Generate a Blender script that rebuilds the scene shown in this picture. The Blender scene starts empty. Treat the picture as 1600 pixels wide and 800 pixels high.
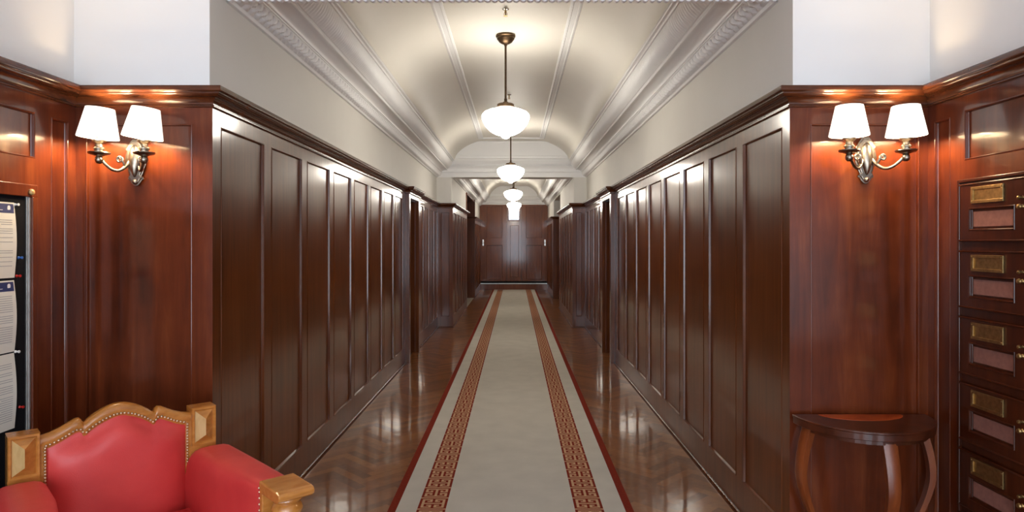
import bpy, bmesh, math, random
from mathutils import Vector, Matrix
random.seed(7)
PI = math.pi
S = bpy.context.scene
COL = S.collection

# ------------------------------------------------------------------ camera
F = 1028.0
cam = bpy.data.cameras.new('camera')
cam.sensor_width = 36.0
cam.lens = 36.0 * F / 1600.0
cam.shift_x = -5 / 1600.0
cam.shift_y = -21 / 1600.0
cam.clip_start = 0.05
co = bpy.data.objects.new('camera', cam)
co.location = (0, 0, 1.5)
co.rotation_euler = (PI / 2, 0, 0)
COL.objects.link(co)
S.camera = co

# ------------------------------------------------------------------ materials
def new_mat(name):
    m = bpy.data.materials.new(name); m.use_nodes = True
    nt = m.node_tree
    b = nt.nodes['Principled BSDF']
    return m, nt, b

def setin(b, **kw):
    for k, v in kw.items():
        k = k.replace('_', ' ')
        b.inputs[k].default_value = v

def node(nt, t, **kw):
    n = nt.nodes.new(t)
    for k, v in kw.items(): setattr(n, k, v)
    return n

def ramp(nt, stops):
    r = node(nt, 'ShaderNodeValToRGB')
    e = r.color_ramp.elements
    while len(e) < len(stops): e.new(0.5)
    for i, (p, c) in enumerate(stops):
        e[i].position = p; e[i].color = (c[0], c[1], c[2], 1)
    return r

def srgb(r, g, b):
    f = lambda c: (c / 255 / 12.92) if c / 255 <= .04045 else ((c / 255 + .055) / 1.055) ** 2.4
    return (f(r), f(g), f(b))

def wood(name, c0, c1, c2, scale=(28, 28, 1.3), rough=0.22, coat=0.5, bump=0.05, coords='pos', blotch=1.6, spec=0.5, wav=0.0, crough=None):
    m, nt, b = new_mat(name)
    L = nt.links
    if coords == 'pos':
        src = node(nt, 'ShaderNodeNewGeometry').outputs['Position']
    else:
        src = node(nt, 'ShaderNodeTexCoord').outputs['Object']
    mp = node(nt, 'ShaderNodeMapping'); mp.inputs['Scale'].default_value = scale
    L.new(src, mp.inputs['Vector'])
    n1 = node(nt, 'ShaderNodeTexNoise'); n1.inputs['Scale'].default_value = 1.0
    n1.inputs['Detail'].default_value = 7; n1.inputs['Roughness'].default_value = .62; n1.inputs['Distortion'].default_value = .6
    L.new(mp.outputs[0], n1.inputs['Vector'])
    n2 = node(nt, 'ShaderNodeTexNoise'); n2.inputs['Scale'].default_value = blotch; n2.inputs['Detail'].default_value = 3
    L.new(src, n2.inputs['Vector'])
    r1 = ramp(nt, [(.28, c0), (.52, c1), (.78, c2)])
    mixv = node(nt, 'ShaderNodeMath', operation='MULTIPLY_ADD')
    mixv.inputs[1].default_value = .6
    L.new(n1.outputs['Fac'], mixv.inputs[0])
    m2 = node(nt, 'ShaderNodeMath', operation='MULTIPLY'); m2.inputs[1].default_value = .4
    L.new(n2.outputs['Fac'], m2.inputs[0]); L.new(m2.outputs[0], mixv.inputs[2])
    L.new(mixv.outputs[0], r1.inputs['Fac'])
    L.new(r1.outputs['Color'], b.inputs['Base Color'])
    setin(b, Roughness=rough, Coat_Weight=coat, Coat_Roughness=crough or max(.05, rough * .55), Specular_IOR_Level=spec)
    bp = node(nt, 'ShaderNodeBump'); bp.inputs['Strength'].default_value = bump; bp.inputs['Distance'].default_value = .004
    L.new(n1.outputs['Fac'], bp.inputs['Height'])
    last = bp
    if wav:
        n3 = node(nt, 'ShaderNodeTexNoise'); n3.inputs['Scale'].default_value = 5.0; n3.inputs['Detail'].default_value = 1
        L.new(src, n3.inputs['Vector'])
        b2 = node(nt, 'ShaderNodeBump'); b2.inputs['Strength'].default_value = wav; b2.inputs['Distance'].default_value = .02
        L.new(n3.outputs['Fac'], b2.inputs['Height']); L.new(bp.outputs[0], b2.inputs['Normal']); last = b2
    L.new(last.outputs[0], b.inputs['Normal'])
    L.new(last.outputs[0], b.inputs['Coat Normal'])
    return m

def plain(name, col, rough=.5, metal=0, noise=0.0, nscale=40, bump=0, coat=0, spec=.5):
    m, nt, b = new_mat(name); L = nt.links
    setin(b, Base_Color=(*col, 1), Roughness=rough, Metallic=metal, Coat_Weight=coat, Specular_IOR_Level=spec)
    src = node(nt, 'ShaderNodeTexCoord').outputs['Object']
    n = node(nt, 'ShaderNodeTexNoise'); n.inputs['Scale'].default_value = nscale; n.inputs['Detail'].default_value = 4
    L.new(src, n.inputs['Vector'])
    if noise:
        r = ramp(nt, [(.3, [c * (1 - noise) for c in col]), (.7, [min(1, c * (1 + noise)) for c in col])])
        L.new(n.outputs['Fac'], r.inputs['Fac']); L.new(r.outputs['Color'], b.inputs['Base Color'])
    if bump:
        bp = node(nt, 'ShaderNodeBump'); bp.inputs['Strength'].default_value = bump; bp.inputs['Distance'].default_value = .003
        L.new(n.outputs['Fac'], bp.inputs['Height']); L.new(bp.outputs[0], b.inputs['Normal'])
    return m

def glow(name, col, strength, base=(.9, .88, .84)):
    m, nt, b = new_mat(name)
    setin(b, Base_Color=(*base, 1), Roughness=.4, Emission_Color=(*col, 1), Emission_Strength=strength)
    n = node(nt, 'ShaderNodeTexNoise'); n.inputs['Scale'].default_value = 60
    r = ramp(nt, [(0, [c * .96 for c in col]), (1, col)])
    nt.links.new(n.outputs['Fac'], r.inputs['Fac']); nt.links.new(r.outputs['Color'], b.inputs['Emission Color'])
    return m

M = {}
M['dado'] = wood('mahogany_panelling', (.060, .0145, .0034), (.130, .0345, .0080), (.205, .062, .0150), rough=.29, coat=.6, bump=.015, wav=.03, spec=.14, crough=.12)
M['cap'] = wood('mahogany_moulding', (.040, .011, .004), (.095, .027, .009), (.18, .055, .018), scale=(9, 9, 30), rough=.19, coat=.0, bump=.04)
M['lobby'] = wood('red_mahogany', (.036, .0060, .0019), (.120, .0235, .0064), (.250, .066, .018), scale=(13, 13, 1.1), rough=.29, coat=.55, bump=.02, blotch=3.2, wav=.04, spec=.2, crough=.10)
M['box'] = wood('dark_letterbox_wood', (.022, .0045, .0018), (.055, .0115, .0036), (.10, .025, .0075), rough=.29, coat=.45, bump=.015, spec=.15, crough=.1)
M['end'] = wood('brown_mahogany', (.09, .024, .008), (.18, .053, .019), (.28, .095, .036), rough=.29, coat=.55, bump=.01, spec=.15, crough=.085)
M['table'] = wood('dark_table_wood', (.030, .007, .003), (.085, .020, .008), (.15, .042, .014), scale=(14, 14, 6), rough=.28, coat=.45, coords='obj', spec=.3, crough=.1)
M['tableleg'] = wood('red_table_leg_wood', (.10, .021, .006), (.21, .050, .013), (.32, .09, .026), scale=(22, 22, 3), rough=.3, coat=.0, coords='obj')
M['inlay'] = wood('burr_inlay', (.26, .030, .008), (.46, .075, .016), (.60, .14, .034), scale=(16, 16, 16), rough=.3, coat=.0, spec=.3, coords='obj', blotch=9)
M['oak'] = wood('honey_oak', (.26, .090, .016), (.47, .185, .036), (.62, .29, .075), scale=(10, 34, 34), rough=.24, coat=.4, coords='obj', bump=.04)
M['oakpale'] = wood('pale_oak', (.40, .24, .085), (.56, .37, .15), (.70, .50, .25), scale=(40, 40, 12), rough=.3, coat=.3, coords='obj', bump=.04)
M['plaster'] = plain('cream_plaster', srgb(222, 219, 212), rough=.55, noise=.015, nscale=3, bump=.03)
M['lobbyplaster'] = plain('white_plaster', srgb(238, 236, 233), rough=.55, noise=.012, nscale=3, bump=.03)
M['ceil'] = plain('ceiling_plaster', srgb(226, 222, 213), rough=.5, noise=.012, nscale=3, bump=.02)
M['corn'] = plain('white_moulding_paint', srgb(238, 238, 238), rough=.42, noise=.01, nscale=3)
M['rugcream'] = plain('cream_wool', srgb(198, 192, 180), rough=.95, noise=.05, nscale=5, bump=.5, spec=.1)
M['rugred'] = plain('red_wool', srgb(124, 42, 26), rough=.95, noise=.15, nscale=90, bump=.4, spec=.1)
M['rugkey'] = plain('key_wool', srgb(196, 156, 122), rough=.95, noise=.10, nscale=90, bump=.3, spec=.1)
M['nail'] = plain('bright_nail_brass', srgb(214, 196, 166), rough=.3, metal=1, noise=.1, nscale=60)
M['brass'] = plain('aged_brass', srgb(166, 138, 92), rough=.42, metal=1, noise=.25, nscale=60)
M['pewter'] = plain('antique_silver_brass', srgb(146, 137, 124), rough=.3, metal=1, noise=.22, nscale=70)
M['bronze'] = plain('dark_bronze', srgb(92, 74, 56), rough=.4, metal=1, noise=.2, nscale=50)
M['chrome'] = plain('nickel', srgb(200, 196, 188), rough=.25, metal=1, noise=.1, nscale=50)
M['steel'] = plain('brushed_aluminium', srgb(178, 176, 172), rough=.35, metal=.8, noise=.08, nscale=30)
M['felt'] = plain('black_felt', srgb(24, 24, 28), rough=.95, noise=.2, nscale=300, bump=.2, spec=.1)
M['paper'] = plain('white_paper', srgb(226, 224, 214), rough=.8, noise=.02, nscale=6)
M['paperblue'] = plain('navy_print', srgb(38, 48, 98), rough=.7, noise=.05, nscale=50)
M['ink'] = plain('grey_print', srgb(158, 158, 160), rough=.8, noise=.05, nscale=50)
M['white'] = plain('white_print', srgb(235, 235, 238), rough=.7, noise=.02, nscale=30)
M['pinred'] = plain('red_plastic', srgb(190, 40, 34), rough=.3, noise=.05)
M['pinblue'] = plain('blue_plastic', srgb(60, 110, 190), rough=.3, noise=.05)
M['pinwhite'] = plain('white_plastic', srgb(230, 230, 228), rough=.3, noise=.02)
M['slot'] = plain('dark_interior', srgb(70, 44, 38), rough=.9, noise=.1)
M['hide'] = plain('letter_glass', srgb(136, 94, 84), rough=.28, noise=.16, nscale=55, coat=.4)
M['lightpatch'] = plain('pale_light_patch', srgb(168, 160, 146), rough=.35, noise=.1, nscale=20)  # pale colour of the painted light patch in the side opening
M['black'] = plain('black_gap', srgb(14, 12, 11), rough=.9, noise=.1)
M['red'] = None
M['glob'] = glow('opal_glass_lit', (1.0, .93, .81), 27)
M['shade'] = glow('lit_white_fabric', (1.0, .93, .82), 1.05)
M['mirror'] = plain('mirror_glass', (.86, .88, .88), rough=.02, metal=1, noise=.01)

def leather():
    m, nt, b = new_mat('red_hide'); L = nt.links
    src = node(nt, 'ShaderNodeTexCoord').outputs['Object']
    n = node(nt, 'ShaderNodeTexNoise'); n.inputs['Scale'].default_value = 6; n.inputs['Detail'].default_value = 4
    L.new(src, n.inputs['Vector'])
    r = ramp(nt, [(.3, srgb(198, 58, 58)), (.7, srgb(212, 70, 66))])
    L.new(n.outputs['Fac'], r.inputs['Fac']); L.new(r.outputs['Color'], b.inputs['Base Color'])
    setin(b, Roughness=.42, Specular_IOR_Level=.45)
    v = node(nt, 'ShaderNodeTexVoronoi'); v.inputs['Scale'].default_value = 320
    L.new(src, v.inputs['Vector'])
    bp = node(nt, 'ShaderNodeBump'); bp.inputs['Strength'].default_value = .12; bp.inputs['Distance'].default_value = .002
    L.new(v.outputs['Distance'], bp.inputs['Height'])
    n2 = node(nt, 'ShaderNodeTexNoise'); n2.inputs['Scale'].default_value = 9; n2.inputs['Detail'].default_value = 2
    L.new(src, n2.inputs['Vector'])
    b2 = node(nt, 'ShaderNodeBump'); b2.inputs['Strength'].default_value = .25; b2.inputs['Distance'].default_value = .01
    L.new(n2.outputs['Fac'], b2.inputs['Height']); L.new(bp.outputs[0], b2.inputs['Normal'])
    L.new(b2.outputs[0], b.inputs['Normal'])
    return m
M['red'] = leather()

def parquet():
    m, nt, b = new_mat('oak_parquet'); L = nt.links
    at = node(nt, 'ShaderNodeAttribute'); at.attribute_name = 'tone'
    src = node(nt, 'ShaderNodeNewGeometry').outputs['Position']
    n = node(nt, 'ShaderNodeTexNoise'); n.inputs['Scale'].default_value = 26; n.inputs['Detail'].default_value = 6
    L.new(src, n.inputs['Vector'])
    ad = node(nt, 'ShaderNodeMath', operation='MULTIPLY_ADD'); ad.inputs[1].default_value = .45
    L.new(n.outputs['Fac'], ad.inputs[0])
    mu = node(nt, 'ShaderNodeMath', operation='MULTIPLY'); mu.inputs[1].default_value = .5
    L.new(at.outputs['Fac'], mu.inputs[0]); L.new(mu.outputs[0], ad.inputs[2])
    r = ramp(nt, [(.15, (.125, .040, .0095)), (.5, (.22, .076, .018)), (.85, (.31, .118, .030))])
    L.new(ad.outputs[0], r.inputs['Fac']); L.new(r.outputs['Color'], b.inputs['Base Color'])
    setin(b, Roughness=.29, Specular_IOR_Level=.1, Coat_Weight=.62, Coat_Roughness=.085)
    n2 = node(nt, 'ShaderNodeTexNoise'); n2.inputs['Scale'].default_value = 7; n2.inputs['Detail'].default_value = 1
    L.new(src, n2.inputs['Vector'])
    bp = node(nt, 'ShaderNodeBump'); bp.inputs['Strength'].default_value = .07; bp.inputs['Distance'].default_value = .01
    L.new(n2.outputs['Fac'], bp.inputs['Height'])
    L.new(bp.outputs[0], b.inputs['Normal']); L.new(bp.outputs[0], b.inputs['Coat Normal'])
    return m
M['floor'] = parquet()

# ------------------------------------------------------------------ mesh builder
class MB:
    def __init__(s): s.v = []; s.f = []; s.m = []
    def quad(s, pts, mi=0):
        n = len(s.v); s.v += [tuple(p) for p in pts]; s.f.append(tuple(range(n, n + len(pts)))); s.m.append(mi)
    def box(s, x0, y0, z0, x1, y1, z1, mi=0):
        n = len(s.v)
        s.v += [(x0,y0,z0),(x1,y0,z0),(x1,y1,z0),(x0,y1,z0),(x0,y0,z1),(x1,y0,z1),(x1,y1,z1),(x0,y1,z1)]
        for f in ((0,3,2,1),(4,5,6,7),(0,1,5,4),(1,2,6,5),(2,3,7,6),(3,0,4,7)):
            s.f.append(tuple(n + i for i in f)); s.m.append(mi)
    def grid(s, rows, closed_u=False, closed_v=False, mi=0):
        n = len(s.v); R = len(rows); C = len(rows[0])
        for r in rows: s.v += [tuple(p) for p in r]
        for i in range(R if closed_u else R - 1):
            for j in range(C if closed_v else C - 1):
                a = n + i * C + j; b_ = n + i * C + (j + 1) % C
                c = n + ((i + 1) % R) * C + (j + 1) % C; d = n + ((i + 1) % R) * C + j
                s.f.append((a, b_, c, d)); s.m.append(mi)
    def lathe(s, prof, c=(0, 0, 0), seg=32, mi=0, axis='z', cap=True):
        rows = []
        for r, z in prof:
            row = []
            for k in range(seg):
                a = 2 * PI * k / seg
                if axis == 'z': row.append((c[0] + r * math.cos(a), c[1] + r * math.sin(a), c[2] + z))
                elif axis == 'y': row.append((c[0] + r * math.cos(a), c[1] + z, c[2] + r * math.sin(a)))
                else: row.append((c[0] + z, c[1] + r * math.cos(a), c[2] + r * math.sin(a)))
            rows.append(row)
        n = len(s.v); s.grid(rows, closed_v=True, mi=mi)
        if cap:
            s.f.append(tuple(n + k for k in range(seg))); s.m.append(mi)
            e = n + (len(prof) - 1) * seg
            s.f.append(tuple(e + k for k in reversed(range(seg)))); s.m.append(mi)
    def tube(s, path, rad, seg=12, mi=0):
        P = [Vector(p) for p in path]
        if not isinstance(rad, (list, tuple)): rad = [rad] * len(P)
        rows = []; up = None
        for i, p in enumerate(P):
            t = (P[min(i + 1, len(P) - 1)] - P[max(i - 1, 0)]).normalized()
            if up is None:
                up = Vector((0, 0, 1)) if abs(t.z) < .9 else Vector((1, 0, 0))
            a = t.cross(up).normalized(); up = a.cross(t).normalized()
            rows.append([tuple(p + rad[i] * (math.cos(2 * PI * k / seg) * a + math.sin(2 * PI * k / seg) * up)) for k in range(seg)])
        n = len(s.v); s.grid(rows, closed_v=True, mi=mi)
        s.f.append(tuple(n + k for k in range(seg))); s.m.append(mi)
        e = n + (len(P) - 1) * seg
        s.f.append(tuple(e + k for k in range(seg))); s.m.append(mi)
    def extrude(s, outline, fn0, fn1, mi=0):
        a = [fn0(p) for p in outline]; b_ = [fn1(p) for p in outline]
        k = len(outline); n = len(s.v); s.v += a + b_
        s.f.append(tuple(n + i for i in range(k))); s.m.append(mi)
        s.f.append(tuple(n + k + i for i in reversed(range(k)))); s.m.append(mi)
        for i in range(k):
            j = (i + 1) % k
            s.f.append((n + i, n + k + i, n + k + j, n + j)); s.m.append(mi)
    def build(s, name, mats, parent=None, smooth=None, bevel=None, loc=None, fix=True):
        me = bpy.data.meshes.new(name)
        me.from_pydata(s.v, [], s.f)
        if not isinstance(mats, (list, tuple)): mats = [mats]
        for m in mats: me.materials.append(m)
        me.polygons.foreach_set('material_index', s.m)
        if fix:
            bm = bmesh.new(); bm.from_mesh(me)
            bmesh.ops.recalc_face_normals(bm, faces=bm.faces[:]); bm.to_mesh(me); bm.free()
        if smooth is not None:
            me.polygons.foreach_set('use_smooth', [True] * len(me.polygons))
            me.set_sharp_from_angle(angle=math.radians(smooth))
        me.update()
        o = bpy.data.objects.new(name, me); COL.objects.link(o)
        if loc is not None: o.location = loc
        if parent is not None: o.parent = parent
        if bevel:
            md = o.modifiers.new('edge', 'BEVEL'); md.width = bevel; md.segments = 2
            md.limit_method = 'ANGLE'; md.angle_limit = math.radians(40)
        return o

def struct(o, label=None):
    o['kind'] = 'structure'
    if label: o['label'] = label
    return o
def tag(o, label, cat, group=None):
    o['label'] = label; o['category'] = cat
    if group: o['group'] = group
    return o
def thing(name, label, cat, loc=(0, 0, 0), rz=0, group=None):
    o = bpy.data.objects.new(name, None); o.empty_display_size = .1
    o.location = loc; o.rotation_euler = (0, 0, rz); COL.objects.link(o)
    return tag(o, label, cat, group)

# ------------------------------------------------------------------ layout numbers
XL, XR = -1.364, 1.237            # panelling faces, first stretch of corridor
XL2, XR2 = -1.10, 1.011           # beyond the piers
LX, RX = -1.98, 1.86              # lobby side walls
SB = .025                         # plaster sits this far behind the panelling face
Y0, YB, YE = 2.965, 11.61, 20.9
LY = 0.6                          # near end of the lobby side walls
DADO = 2.118
CZ = 3.30

# ------------------------------------------------------------------ plaster walls
def boxes(name, lst, mat, label):
    b = MB()
    for q in lst: b.box(*q)
    return struct(b.build(name, mat), label)

d = SB
D0, D1 = 8.27, 8.97               # side doors
OL0, OL1, OR0, OR1 = 15.0, 17.8, 15.1, 17.6
H = 3.6
boxes('wall_left', [
    (-2.6, Y0 + d + .006, 0, XL - d, D0, H), (-2.6, D0, 2.08, XL - d, D1, H), (-2.6, D0, 0, -1.62, D1, 2.08),
    (-2.6, D1, 0, XL - d, YB + d, H), (-2.6, YB + d, 0, XL2 - d, OL0, H),
    (-2.6, OL0, 2.635, XL2 - d, OL1, H), (-2.6, OL0, 0, -2.3, OL1, 2.635), (-2.6, OL1, 0, XL2 - d, YE + .3, H)],
    M['plaster'], 'cream plaster corridor wall with the red armchair before its end')
boxes('wall_right', [
    (XR + d, Y0 + d + .006, 0, 2.6, D0, H), (XR + d, D0, 2.08, 2.6, D1, H), (1.52, D0, 0, 2.6, D1, 2.08),
    (XR + d, D1, 0, 2.6, YB + d, H), (XR2 + d, YB + d, 0, 2.6, OR0, H),
    (XR2 + d, OR0, 2.62, 2.6, OR1, H), (2.2, OR0, 0, 2.6, OR1, 2.62), (XR2 + d, OR1, 0, 2.6, YE + .3, H)],
    M['plaster'], 'cream plaster corridor wall with the half-moon table before its end')
# header across the corridor mouth and front faces of the lobby end wall
boxes('wall_front', [
    (-2.6, Y0 + d, 0, XL - d, Y0 + d + .006, H), (XR + d, Y0 + d, 0, 2.6, Y0 + d + .006, H),
    (XL - d, Y0 + d, 2.67, XR + d, 3.17, H)], M['lobbyplaster'], 'white plaster wall around the mouth of the corridor')
boxes('wall_lobby_left', [(-2.3, LY, 0, LX - d, Y0 + d, H), (-3.4, LY, 0, -2.3, LY + .2, H), (-3.4, -3.0, 0, -3.2, LY, H)],
      M['lobbyplaster'], 'white lobby wall above the notice board')
boxes('wall_lobby_right', [(RX + d, LY, 0, 2.3, Y0 + d, H), (2.3, LY, 0, 3.4, LY + .2, H), (3.2, -3.0, 0, 3.4, LY, H)],
      M['lobbyplaster'], 'white lobby wall above the letter boxes')
wb = [(-3.4, -3.2, 0, -2.9, -3.0, H), (2.9, -3.2, 0, 3.4, -3.0, H), (-2.9, -3.2, 2.95, 2.9, -3.0, H), (-2.9, -3.2, 0, 2.9, -3.0, .15),
      (-2.9, -3.2, .15, -2.6, -3.0, 2.95), (2.6, -3.2, .15, 2.9, -3.0, 2.95), (-1.5, -3.2, .15, -.75, -3.0, 2.95), (.75, -3.2, .15, 1.5, -3.0, 2.95)]
boxes('wall_back', wb, M['lobbyplaster'], 'white lobby wall around the street windows')
b = MB()
for xa, xb in ((-2.6, -1.5), (-.75, .75), (1.5, 2.6)):
    for x in (xa + .03, (xa + xb) / 2, xb - .03) if xb < 0 or xa > 0 else (xa + .03, xb - .03): b.box(x - .03, -3.13, .15, x + .03, -3.05, 2.95)
    for z in (.18, 2.25, 2.92): b.box(xa, -3.12, z - .03, xb, -3.06, z + .03)
struct(b.build('window_1', M['dado']), 'dark framed street window behind the viewer')
boxes('wall_far', [(-2.6, YE + .12, 0, 2.6, YE + .3, H)], M['plaster'], 'plaster wall closing the corridor')

# ------------------------------------------------------------------ panelled dado
def panelling(b, pt, s0, s1, z0, z1, panels, t=.02):
    """pt(s, z, n): n is the height proud of the sunk panel; frame face at n = t."""
    ss = sorted({s0, s1} | {p[0] for p in panels} | {p[1] for p in panels})
    zs = sorted({z0, z1} | {p[2] for p in panels} | {p[3] for p in panels})
    for i in range(len(ss) - 1):
        for j in range(len(zs) - 1):
            cs, cz = (ss[i] + ss[i + 1]) / 2, (zs[j] + zs[j + 1]) / 2
            if any(p[0] < cs < p[1] and p[2] < cz < p[3] for p in panels): continue
            b.quad([pt(ss[i], zs[j], t), pt(ss[i + 1], zs[j], t), pt(ss[i + 1], zs[j + 1], t), pt(ss[i], zs[j + 1], t)])
    for (a, c, e, f) in panels:
        loops = []
        for ins, n in ((0, t), (.0015, t + .002), (.004, t + .0025), (.006, t + .001), (.008, .002), (.009, 0)):
            loops.append([pt(a + ins, e + ins, n), pt(c - ins, e + ins, n), pt(c - ins, f - ins, n), pt(a + ins, f - ins, n)])
        for k in range(len(loops) - 1):
            for q in range(4):
                r = (q + 1) % 4
                b.quad([loops[k][q], loops[k][r], loops[k + 1][r], loops[k + 1][q]])
        b.quad(loops[-1])

ZB, ZT = .195, 2.035
TK = .012
def side(b, X, sgn, s0, s1, panels):           # a wall along Y, sgn +1 faces +X
    panelling(b, lambda s, z, n: (X + sgn * (n - TK), s, z), s0, s1, 0, DADO, panels, TK)
def front(b, Y, s0, s1, panels):               # a wall along X facing -Y
    panelling(b, lambda s, z, n: (s, Y - (n - TK), z), s0, s1, 0, DADO, panels, TK)
def backf(b, Y, s0, s1, panels):               # along X facing +Y
    panelling(b, lambda s, z, n: (s, Y + (n - TK), z), s0, s1, 0, DADO, panels, TK)

run1 = [(3.05 + .632 * i, 3.05 + .632 * i + .525, ZB, ZT) for i in range(8)]
run2 = [(9.25, 9.77, ZB, ZT), (9.88, 10.40, ZB, ZT), (10.51, 11.03, ZB, ZT), (11.13, 11.50, ZB, ZT)]
run3 = [(11.73 + .63 * i, 12.25 + .63 * i, ZB, ZT) for i in range(5)]
run4 = [(17.95 + .63 * i, 18.47 + .63 * i, ZB, ZT) for i in range(4)] + [(20.47, 20.8, ZB, ZT)]
for nm, X, X2, sg, o1, lab in (('trim_1', XL, XL2, 1, (OL0, OL1), 'dark wooden panelling of the corridor wall behind the armchair'),
                               ('trim_2', XR, XR2, -1, (OR0, OR1), 'dark wooden panelling of the corridor wall beyond the half-moon table')):
    b = MB()
    side(b, X, sg, Y0, D0 - .10, run1)
    side(b, X, sg, D1 + .10, YB, run2)
    if sg > 0: front(b, YB, X, X2, [(X + .06, X2 - .06, ZB, ZT)])
    else: front(b, YB, X2, X, [(X2 + .06, X - .06, ZB, ZT)])
    side(b, X2, sg, YB, o1[0], run3)
    side(b, X2, sg, o1[1], YE, run4)
    # returns of the side opening
    xs = sorted((X2, X2 - sg * 1.15))
    front(b, o1[1] - .014, xs[0], xs[1], [(xs[0] + .3, xs[1] - .1, ZB, ZT)])
    backf(b, o1[0] + .014, xs[0], xs[1], [(xs[0] + .3, xs[1] - .1, ZB, ZT)])
    # architrave of the side door, breaking forward, with its lining
    for (ya, yb) in ((D0 - .10, D0), (D1, D1 + .10)):
        x0, x1 = sorted((X - sg * .02, X + sg * .05))
        b.box(x0, ya, 0, x1, yb, 2.06)
    x0, x1 = sorted((X - sg * .02, X + sg * .05))
    b.box(x0, D0 - .10, 2.06, x1, D1 + .10, DADO)
    x0, x1 = sorted((X - sg * .26, X - sg * .0))
    b.box(x0, D0 - .012, 0, x1, D0 + .012, 2.07); b.box(x0, D1 - .012, 0, x1, D1 + .012, 2.07); b.box(x0, D0, 2.05, x1, D1, 2.08)
    struct(b.build(nm, M['dado'], smooth=25, fix=False), lab)

# door leaves standing in the side recesses
for nm, X, sg, lab in (('door_1', XL, 1, 'recessed dark door in the panelled wall on the armchair side'), ('door_2', XR, -1, 'recessed dark door in the panelled wall on the table side')):
    b = MB()
    xf = X - sg * .18
    panelling(b, lambda s, z, n: (xf + sg * (n - TK), s, z), D0 + .012, D1 - .012, 0.005, 2.05,
              [(D0 + .12, D1 - .12, .22, .95), (D0 + .12, D1 - .12, 1.08, 1.93)], TK)
    x0, x1 = sorted((xf - sg * .05, xf - sg * .022)); b.box(x0, D0 + .012, .005, x1, D1 - .012, 2.05)
    dr = struct(b.build(nm, M['dado'], smooth=25, fix=False), lab)
    h = MB(); h.lathe([(.0, 0), (.028, .001), (.028, .006), (.012, .01), (.012, .03), (.026, .04), (.028, .055), (.018, .066), (0, .068)], (0, 0, 0), 16, axis='x')
    ho = h.build('door_handle', M['brass'], dr, smooth=40)
    ho.location = (xf, D1 - .07, 1.02)
    if sg < 0: ho.rotation_euler = (0, 0, PI)

# lobby panelling
b = MB()
side(b, LX, 1, LY, Y0, [(2.807, 2.915, ZB, ZT), (1.75, 2.713, 1.846, 2.036), (.8, 1.62, ZB, ZT)])
front(b, Y0, LX, XL, [(-1.935, -1.455, ZB, ZT)])
struct(b.build('trim_3', M['lobby'], smooth=25, fix=False), 'red brown panelling behind the armchair and notice board')
b = MB()
side(b, RX, -1, LY, Y0, [(2.812, 2.919, ZB, ZT), (1.75, 2.722, 1.84, 2.046), (.8, 1.62, ZB, ZT)])
front(b, Y0, XR, RX, [(1.33, 1.822, ZB, ZT)])
struct(b.build('trim_4', M['lobby'], smooth=25, fix=False), 'red brown panelling behind the half-moon table')

# ------------------------------------------------------------------ swept mouldings
def sweep(b, path, prof, sgn, mi=0):
    P = [Vector((p[0], p[1])) for p in path]
    cols = []
    for i, p in enumerate(P):
        ns = []
        if i > 0:
            t = (p - P[i - 1]).normalized(); ns.append(Vector((t.y, -t.x)) * sgn)
        if i < len(P) - 1:
            t = (P[i + 1] - p).normalized(); ns.append(Vector((t.y, -t.x)) * sgn)
        if len(ns) == 2:
            mvec = (ns[0] + ns[1]); mvec = mvec / max(.2, mvec.dot(ns[0]))
        else: mvec = ns[0]
        cols.append([(p.x + mvec.x * n, p.y + mvec.y * n, z) for n, z in prof])
    # split per segment so that every mitre stays crisp
    for i in range(len(cols) - 1): b.grid([cols[i], cols[i + 1]], mi=mi)

capprof = [(-.02, 2.108), (.008, 2.108), (.012, 2.111), (.012, 2.116), (.008, 2.119), (.006, 2.121)]
for k in range(7):
    a = k / 6 * PI / 2
    capprof.append((.006 + .034 * (1 - math.cos(a)), 2.123 + .030 * math.sin(a)))
for k in range(1, 6):
    a = k / 5 * PI / 2
    capprof.append((.040 + .012 * math.sin(a), 2.155 + .012 * (1 - math.cos(a))))
capprof += [(.055, 2.170), (.062, 2.170), (.065, 2.174), (.065, 2.190), (.062, 2.195), (-.026, 2.195)]
q = .055
def wallpath(X, X2, LXX, sg, upto):
    return [(LXX, LY), (LXX, Y0), (X, Y0), (X, D0 - .10), (X + sg * q, D0 - .10), (X + sg * q, D1 + .10), (X, D1 + .10), (X, YB), (X2, YB), (X2, upto)]
for nm, X, X2, LXX, sg, oo, lab in (('trim_5', XL, XL2, LX, 1, (OL0, OL1), 'dark cap moulding along the panelling on the armchair side'),
                                    ('trim_6', XR, XR2, RX, -1, (OR0, OR1), 'dark cap moulding along the panelling on the table side')):
    b = MB()
    sweep(b, wallpath(X, X2, LXX, sg, oo[0]) + [(X2 - sg * 1.1, oo[0])], capprof, sg)
    sweep(b, [(X2 - sg * 1.1, oo[1]), (X2, oo[1]), (X2, YE)], capprof, sg)
    struct(b.build(nm, M['cap'], smooth=35, fix=False), lab)
shoe = [(.0, .022), (.006, .022), (.013, .018), (.018, .010), (.019, 0)]
for nm, X, X2, LXX, sg, oo, lab in (('baseboard_left', XL, XL2, LX, 1, (OL0, OL1), 'dark floor moulding on the armchair side'),
                                    ('baseboard_right', XR, XR2, RX, -1, (OR0, OR1), 'dark floor moulding on the table side')):
    b = MB()
    sweep(b, [(LXX, LY), (LXX, Y0), (X, Y0), (X, D0)], shoe, sg)
    sweep(b, [(X, D1), (X, YB), (X2, YB), (X2, oo[0])], shoe, sg)
    sweep(b, [(X2, oo[1]), (X2, YE)], shoe, sg)
    struct(b.build(nm, M['cap'], smooth=35, fix=False), lab)

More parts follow.
